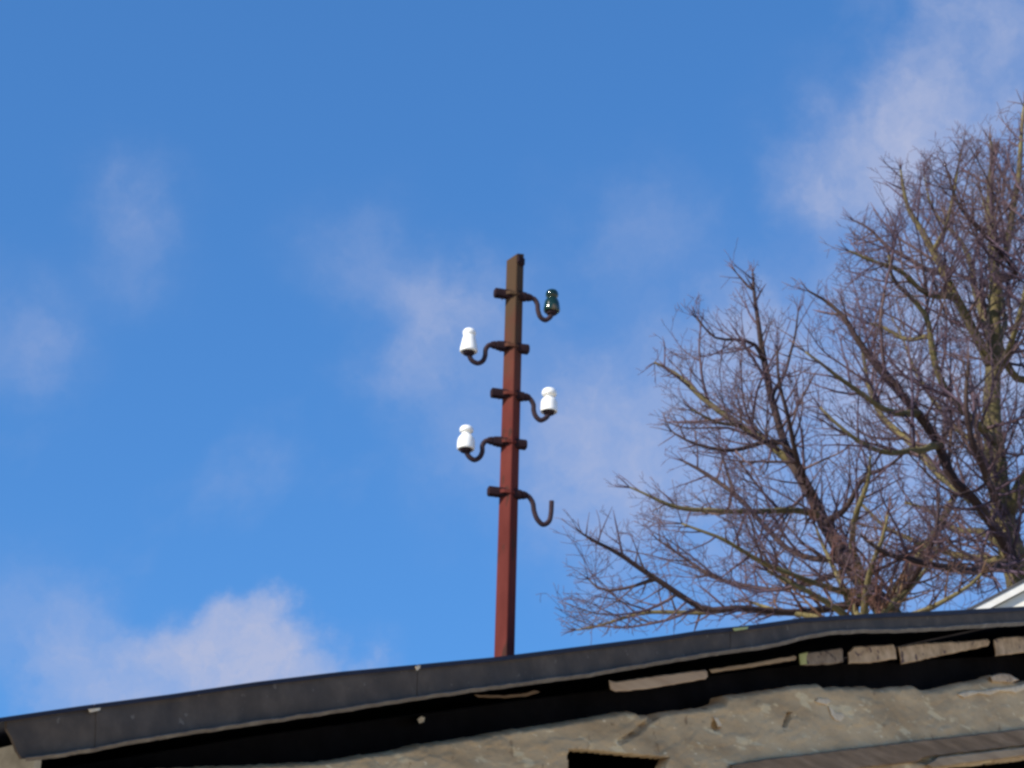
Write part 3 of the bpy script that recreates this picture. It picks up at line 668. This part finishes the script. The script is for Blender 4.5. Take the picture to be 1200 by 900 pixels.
# left, spreading tree; picture x, y, depth offset (m), radius (px)
tree('bare_tree', 'spreading leafless tree whose long limbs reach left towards the mast', 
     [(1062, 800, 0, 19), (1050, 745, 0, 17), (1035, 712, 0, 13)],
     [[(1035, 712, 0, 13), (1010, 682, 0, 10), (988, 652, .1, 9), (970, 618, .2, 8.5), (952, 586, .3, 7.5), (936, 556, .35, 7), (927, 542, .4, 6)],
      [(936, 556, .35, 5), (921, 520, .3, 5), (905, 470, .3, 4.6), (896, 420, .2, 4), (890, 385, .1, 3.2), (884, 345, 0, 2.2), (882, 320, 0, 1.2)],
      [(927, 542, .4, 5), (900, 519, .5, 4.5), (862, 495, .6, 4.2), (825, 468, .6, 3.6), (795, 440, .7, 2.8), (768, 425, .8, 1.4)],
      [(896, 420, .2, 2.6), (884, 402, -.1, 2.4), (862, 397, -.2, 2), (838, 395, -.4, 1.5), (818, 372, -.4, 1)],
      [(884, 345, 0, 1.8), (876, 335, .1, 1.6), (864, 322, .1, 1)],
      [(960, 601, .2, 4), (930, 597, -.3, 3.8), (880, 599, -.7, 3.5), (840, 598, -1., 3), (790, 594, -1.2, 2.6), (757, 578, -1.3, 1.5), (738, 570, -1.3, 1)],
      [(990, 655, .1, 4), (955, 655, .5, 3.8), (925, 643, .8, 3.6), (900, 620, 1., 3.4), (884, 603, 1., 3.2), (858, 577, 1.1, 3), (826, 556, 1.2, 2.6), (800, 541, 1.3, 1.5)],
      [(1025, 703, 0, 6), (985, 712, -.4, 5), (920, 717, -.8, 4.2), (865, 713, -1.1, 4), (819, 711, -1.2, 3.6), (768, 678, -1.4, 3.2), (722, 648, -1.6, 2.5), (698, 634, -1.7, 1.8), (684, 626, -1.8, 1)],
      [(865, 713, -1.1, 3), (812, 717, -.9, 2.6), (755, 717, -.8, 2.2), (710, 731, -.6, 1.6), (676, 738, -.6, 1)],
      [(770, 679, -1.4, 2.2), (740, 688, -1.2, 1.8), (705, 692, -1, 1.4), (688, 680, -1, .9)],
      [(905, 470, .3, 2.6), (918, 440, .7, 2.2), (930, 400, .9, 1.6), (935, 365, 1, 1)],
      [(862, 495, .6, 2.4), (838, 494, .2, 1.8), (812, 480, 0, 1)],
      [(972, 620, .2, 4), (995, 590, -.6, 3.4), (1012, 560, -.9, 2.8), (1040, 548, -1, 2.2), (1060, 530, -1.1, 1.5)],
      [(857, 577, 1.1, 2), (850, 545, 1.2, 1.6), (843, 520, 1.3, 1)],
      [(1010, 682, 0, 5), (1000, 640, -1, 4), (1004, 600, -1.6, 3.4), (1018, 562, -1.9, 2.4), (1022, 535, -2, 1.4)],
      [(990, 660, .1, 4), (955, 682, 1.2, 3.6), (905, 690, 1.8, 3), (850, 682, 2.2, 2.6), (800, 652, 2.4, 2), (770, 632, 2.4, 1.2)],
      [(1030, 706, 0, 5), (1062, 690, -1, 4), (1085, 655, -1.5, 3.2), (1098, 620, -1.8, 2.4), (1102, 580, -1.8, 1.4)],
      [(1020, 695, 0, 4.5), (975, 690, -1.4, 3.6), (925, 672, -2, 3), (880, 650, -2.3, 2.6), (838, 628, -2.5, 2), (800, 612, -2.5, 1.2)],
      [(952, 586, .3, 4), (935, 540, -.8, 3.2), (925, 495, -1.2, 2.6), (915, 450, -1.4, 2), (912, 410, -1.5, 1.3)],
      [(921, 520, .3, 3.4), (888, 520, -.6, 3), (850, 528, -.9, 2.4), (815, 520, -1, 1.8), (788, 505, -1, 1.1)],
      [(1036, 716, 0, 10), (1080, 650, 1.5, 7), (1110, 600, 2, 5), (1130, 560, 2.2, 3)]],
     [(884, 312), (862, 322), (835, 352), (815, 365), (785, 392), (765, 400), (755, 425), (775, 455), (772, 492), (800, 515), (782, 545), (748, 560), (728, 582), (742, 600), (700, 596), (672, 602), (658, 640), (664, 680), (654, 705), (668, 745), (780, 738),
      (900, 728), (1060, 728), (1110, 700), (1100, 600), (1040, 540), (960, 470), (930, 400), (912, 350)],
     1.15, .85, [M['bark'], M['bark_red'], M['bark_red']], 11)
# right, taller tree
tree('bare_tree', 'tall leafless tree with olive brown trunk rising at the right edge',
     [(1212, 800, .5, 22), (1204, 720, .5, 19), (1193, 671, .5, 16), (1183, 639, .5, 14), (1174, 600, .5, 13), (1168, 553, .5, 12), (1163, 500, .5, 11), (1163, 440, .5, 9), (1166, 372, .5, 8), (1166, 300, .5, 6.5), (1160, 240, .6, 5), (1163, 190, .7, 3), (1160, 165, .7, 1.6)],
     [[(1163, 430, .5, 7), (1150, 405, .3, 6.5), (1136, 378, .1, 6), (1122, 352, 0, 5.6), (1108, 326, -.1, 5.4), (1095, 296, -.2, 4.8), (1080, 270, -.3, 4), (1067, 250, -.3, 3.2), (1060, 222, -.4, 2.2), (1056, 200, -.4, 1.2)],
      [(1190, 655, .5, 7), (1167, 622, .0, 6.5), (1143, 586, -.4, 6), (1118, 562, -.6, 6), (1098, 520, -.8, 6), (1080, 489, -1, 5.5), (1053, 458, -1.2, 5), (1025, 425, -1.3, 4.4), (1005, 398, -1.4, 3.8), (990, 372, -1.5, 3), (968, 352, -1.5, 2), (948, 340, -1.6, 1.2)],
      [(1143, 586, -.4, 6), (1118, 570, .4, 5.5), (1094, 548, .8, 5), (1072, 524, 1, 4.4), (1055, 510, 1.1, 4), (1034, 489, 1.2, 3.6), (1020, 458, 1.2, 3.2), (1014, 425, 1.2, 2.4), (1006, 395, 1.2, 1.4)],
      [(1164, 520, .5, 5), (1140, 492, -.5, 4.5), (1110, 460, -.8, 4.2), (1094, 420, -1, 4), (1086, 375, -1.2, 3.4), (1070, 350, -1.3, 3), (1048, 330, -1.4, 2.4), (1040, 300, -1.5, 1.6)],
      [(1086, 400, -1, 3), (1062, 398, -.6, 2.6), (1036, 384, -.5, 2.2), (1020, 380, -.4, 1.3)],
      [(1108, 326, -.1, 4), (1084, 315, .6, 3.4), (1060, 300, .8, 3), (1038, 285, 1, 2.4), (1020, 268, 1.1, 1.8), (1000, 258, 1.2, 1)],
      [(1163, 395, .5, 5.5), (1145, 345, .9, 5), (1140, 320, 1.2, 4), (1128, 285, 1.3, 3.4), (1108, 262, 1.4, 2.6), (1090, 240, 1.4, 1.6), (1084, 205, 1.4, 1)],
      [(1168, 395, .5, 6), (1180, 425, .9, 5), (1196, 445, 1.2, 5), (1235, 430, 1.5, 5), (1260, 360, 1.8, 4), (1270, 280, 2, 3), (1275, 180, 2, 2)],
      [(1166, 300, .5, 5), (1178, 300, .5, 5), (1186, 250, .4, 4.4), (1194, 200, .4, 3.6), (1198, 150, .3, 2.4), (1200, 122, .3, 1.3)],
      [(1166, 330, .5, 4), (1192, 318, -.3, 4), (1160, 285, -.6, 3.2), (1140, 262, -.8, 2.8), (1120, 232, -.9, 2), (1108, 195, -1, 1.2)],
      [(1166, 545, .5, 5), (1145, 522, 1.4, 4), (1118, 500, 1.8, 3.4), (1095, 470, 2, 3), (1075, 440, 2.2, 2.4), (1060, 400, 2.2, 1.6), (1045, 370, 2.3, 1)],
      [(1174, 600, .5, 9), (1215, 540, 0, 8), (1260, 460, -.5, 7), (1310, 380, -.8, 6), (1350, 290, -1, 4), (1370, 200, -1, 2.5)],
      [(1204, 700, .5, 11), (1260, 640, .8, 9), (1340, 570, 1, 7), (1420, 480, 1.2, 5), (1480, 390, 1.4, 3)],
      [(1260, 460, -.5, 5), (1240, 380, -1, 4), (1215, 300, -1.2, 3.4), (1205, 230, -1.3, 2.6), (1215, 150, -1.4, 1.6)],
      [(1183, 639, .5, 6), (1150, 625, 1.2, 4.5), (1120, 620, 1.8, 3.6), (1090, 600, 2.2, 2.8), (1060, 590, 2.5, 2)],
      [(1163, 440, .5, 4), (1185, 400, -.4, 3.6), (1200, 350, -.8, 3), (1214, 290, -1, 2.2)],
      [(1190, 655, .5, 6), (1150, 655, 1.4, 5), (1100, 645, 2, 4), (1050, 625, 2.4, 3), (1010, 590, 2.6, 2)],
      [(1190, 665, .5, 6), (1140, 668, -1.2, 5), (1090, 660, -1.8, 4), (1045, 650, -2.2, 3), (1012, 630, -2.4, 2)],
      [(1080, 489, -1, 4), (1040, 480, -2, 3.4), (1000, 455, -2.4, 2.8), (968, 430, -2.6, 2), (945, 412, -2.6, 1.2)],
      [(1098, 520, -.8, 4), (1060, 530, -1.6, 3.4), (1020, 525, -2, 2.8), (985, 500, -2.2, 2), (962, 478, -2.2, 1.2)],
      [(1122, 352, 0, 4), (1090, 345, -1, 3.4), (1055, 318, -1.6, 2.8), (1022, 305, -1.8, 2.2), (995, 295, -1.9, 1.3)],
      [(1174, 600, .5, 5), (1155, 560, -1.2, 4), (1140, 515, -1.8, 3.4), (1132, 470, -2, 2.8), (1135, 425, -2.1, 2)],
      [(1163, 420, .5, 4.5), (1176, 380, 1.5, 3.6), (1172, 330, 2, 3), (1162, 280, 2.2, 2.4), (1150, 225, 2.3, 1.5)],
      [(1095, 296, -.2, 2.6), (1110, 262, -.5, 2.2), (1118, 225, -.6, 1.8), (1126, 180, -.7, 1)]],
     [(1200, 112), (1185, 130), (1165, 160), (1140, 150), (1120, 160), (1105, 185), (1085, 170), (1062, 190), (1050, 212), (1020, 232), (1005, 255), (985, 270), (1000, 300), (975, 318), (962, 335), (938, 345), (950, 380), (938, 420), (960, 470), (965, 540),
      (1010, 600), (1060, 700), (1200, 705), (1420, 640), (1500, 480), (1510, 340), (1450, 200), (1350, 110), (1260, 90)],
     1.12, 1.0, [M['bark'], M['bark'], M['bark_red'], M['bark']], 23)

# low, dense, reddish crown in front of the forks
M['twig_red'] = mat('reddish_twig_bark', [(0.35, (.085, .040, .038)), (0.5, (.13, .062, .048)), (0.65, (.17, .105, .055))], 1.1, bump=0)
TWK = M['twig']; M['twig'] = M['twig_red']; TY = 25.5
tree('bare_tree', 'low leafless tree with dense reddish twigs just above the roof',
     [(1015, 815, 0, 9), (1012, 765, 0, 8), (1010, 735, 0, 7)],
     [[(1010, 738, 0, 5), (985, 715, -.3, 4), (955, 698, -.5, 3.2), (925, 682, -.6, 2.4), (900, 668, -.6, 1.4)],
      [(1010, 738, 0, 5), (995, 705, .4, 4), (980, 670, .6, 3), (965, 640, .8, 2.2), (955, 615, .8, 1.2)],
      [(1010, 738, 0, 5), (1015, 700, -.3, 4), (1022, 665, -.6, 3), (1035, 630, -.8, 2), (1040, 605, -.9, 1.2)],
      [(1011, 742, 0, 5), (1040, 712, .3, 4), (1068, 688, .5, 3), (1090, 662, .7, 2), (1100, 640, .8, 1.2)],
      [(1011, 745, 0, 5), (1055, 725, -.4, 4), (1095, 708, -.6, 3), (1130, 690, -.7, 2), (1150, 672, -.8, 1.2)],
      [(1010, 745, 0, 4), (960, 725, .6, 3.4), (915, 716, .8, 2.6), (880, 708, 1, 1.6)]],
     [(862, 690), (890, 655), (925, 655), (940, 620), (960, 598), (990, 620), (1010, 590), (1050, 590), (1070, 620), (1110, 630), (1150, 655), (1170, 700), (1160, 760), (860, 760)],
     .17, .72, [M['bark']], 41)
M['twig'] = TWK; TY = 27.0

# ------------------------------------------------------------------ neighbouring house, its gable just showing at the right edge
def house():
    Y0 = 17.0
    def H(px, py, y): return at_y(px, py, y)
    lb = H(1129, 719.5, Y0-.03); ap = H(1520, 516, Y0-.03)          # rake line of the verge
    sl_ = (ap.z-lb.z)/(ap.x-lb.x)
    xr = 2*ap.x-lb.x; g = Vector((ap.x, Y0, 0))
    h = root('house', g, 'cream rendered house gable with white bargeboard at the right edge', 'house')
    def slope_box(x0, x1, z0, z1, th, y0, y1, name, mt):
        V = [Vector((x0, y0, z0)), Vector((x1, y0, z1)), Vector((x1, y0, z1-th)), Vector((x0, y0, z0-th)),
             Vector((x0, y1, z0)), Vector((x1, y1, z1)), Vector((x1, y1, z1-th)), Vector((x0, y1, z0-th))]
        return link(name, clean(mesh_from(name, sub(V, g), box_faces(0))), mt, h)
    th = .070
    for s in (-1, 1):
        xe = lb.x if s < 0 else xr
        slope_box(xe, ap.x, lb.z, ap.z, th, Y0-.046, Y0-.020, 'bargeboard', M['paint_white'])
        slope_box(xe, ap.x, lb.z-.012, ap.z-.012, .05, Y0-.017, Y0+6.12, 'soffit_board', M['soffit'])
        slope_box(xe, ap.x, lb.z+.024, ap.z+.024, .021, Y0-.055, Y0+6.15, 'roof', M['rooftile'])
    inx = .03
    z_e = lb.z-.075+inx*sl_
    V = [Vector((lb.x+inx, Y0, -.2)), Vector((xr-inx, Y0, -.2)), Vector((xr-inx, Y0, z_e)), Vector((ap.x, Y0, ap.z-.075)), Vector((lb.x+inx, Y0, z_e))]
    V += [v+Vector((0, 6, 0)) for v in V]
    F = [(0, 1, 2, 3, 4), (9, 8, 7, 6, 5), (0, 5, 6, 1), (1, 6, 7, 2), (2, 7, 8, 3), (3, 8, 9, 4), (4, 9, 5, 0)]
    link('wall', clean(mesh_from('wall', sub(V, g), F)), M['render_white'], h)
    for wx, wz in ((ap.x, ap.z-1.9), (ap.x-1.3, 1.2), (ap.x+1.3, 1.2)):
        f = None; V, F = [], []
        for (a, b, c, e) in ((-.5, .5, 0, .07), (-.5, .5, 1.13, 1.2), (-.5, -.43, .07, 1.13), (.43, .5, .07, 1.13), (-.03, .03, .07, 1.13)):
            q = len(V); V += [Vector((wx+a, Y0-.03, wz+c)), Vector((wx+b, Y0-.03, wz+c)), Vector((wx+b, Y0-.03, wz+e)), Vector((wx+a, Y0-.03, wz+e))]
            V += [v+Vector((0, .05, 0)) for v in V[q:q+4]]; F += box_faces(q)
        f = link('window', clean(mesh_from('window', sub(V, g), F)), M['paint_white'], h)
        V = [Vector((wx-.44, Y0-.012, wz+.06)), Vector((wx+.44, Y0-.012, wz+.06)), Vector((wx+.44, Y0-.012, wz+1.14)), Vector((wx-.44, Y0-.012, wz+1.14))]; V += [v+Vector((0, .01, 0)) for v in V]
        link('pane', clean(mesh_from('pane', sub(V, g), box_faces(0))), M['windowglass'], f)
house()
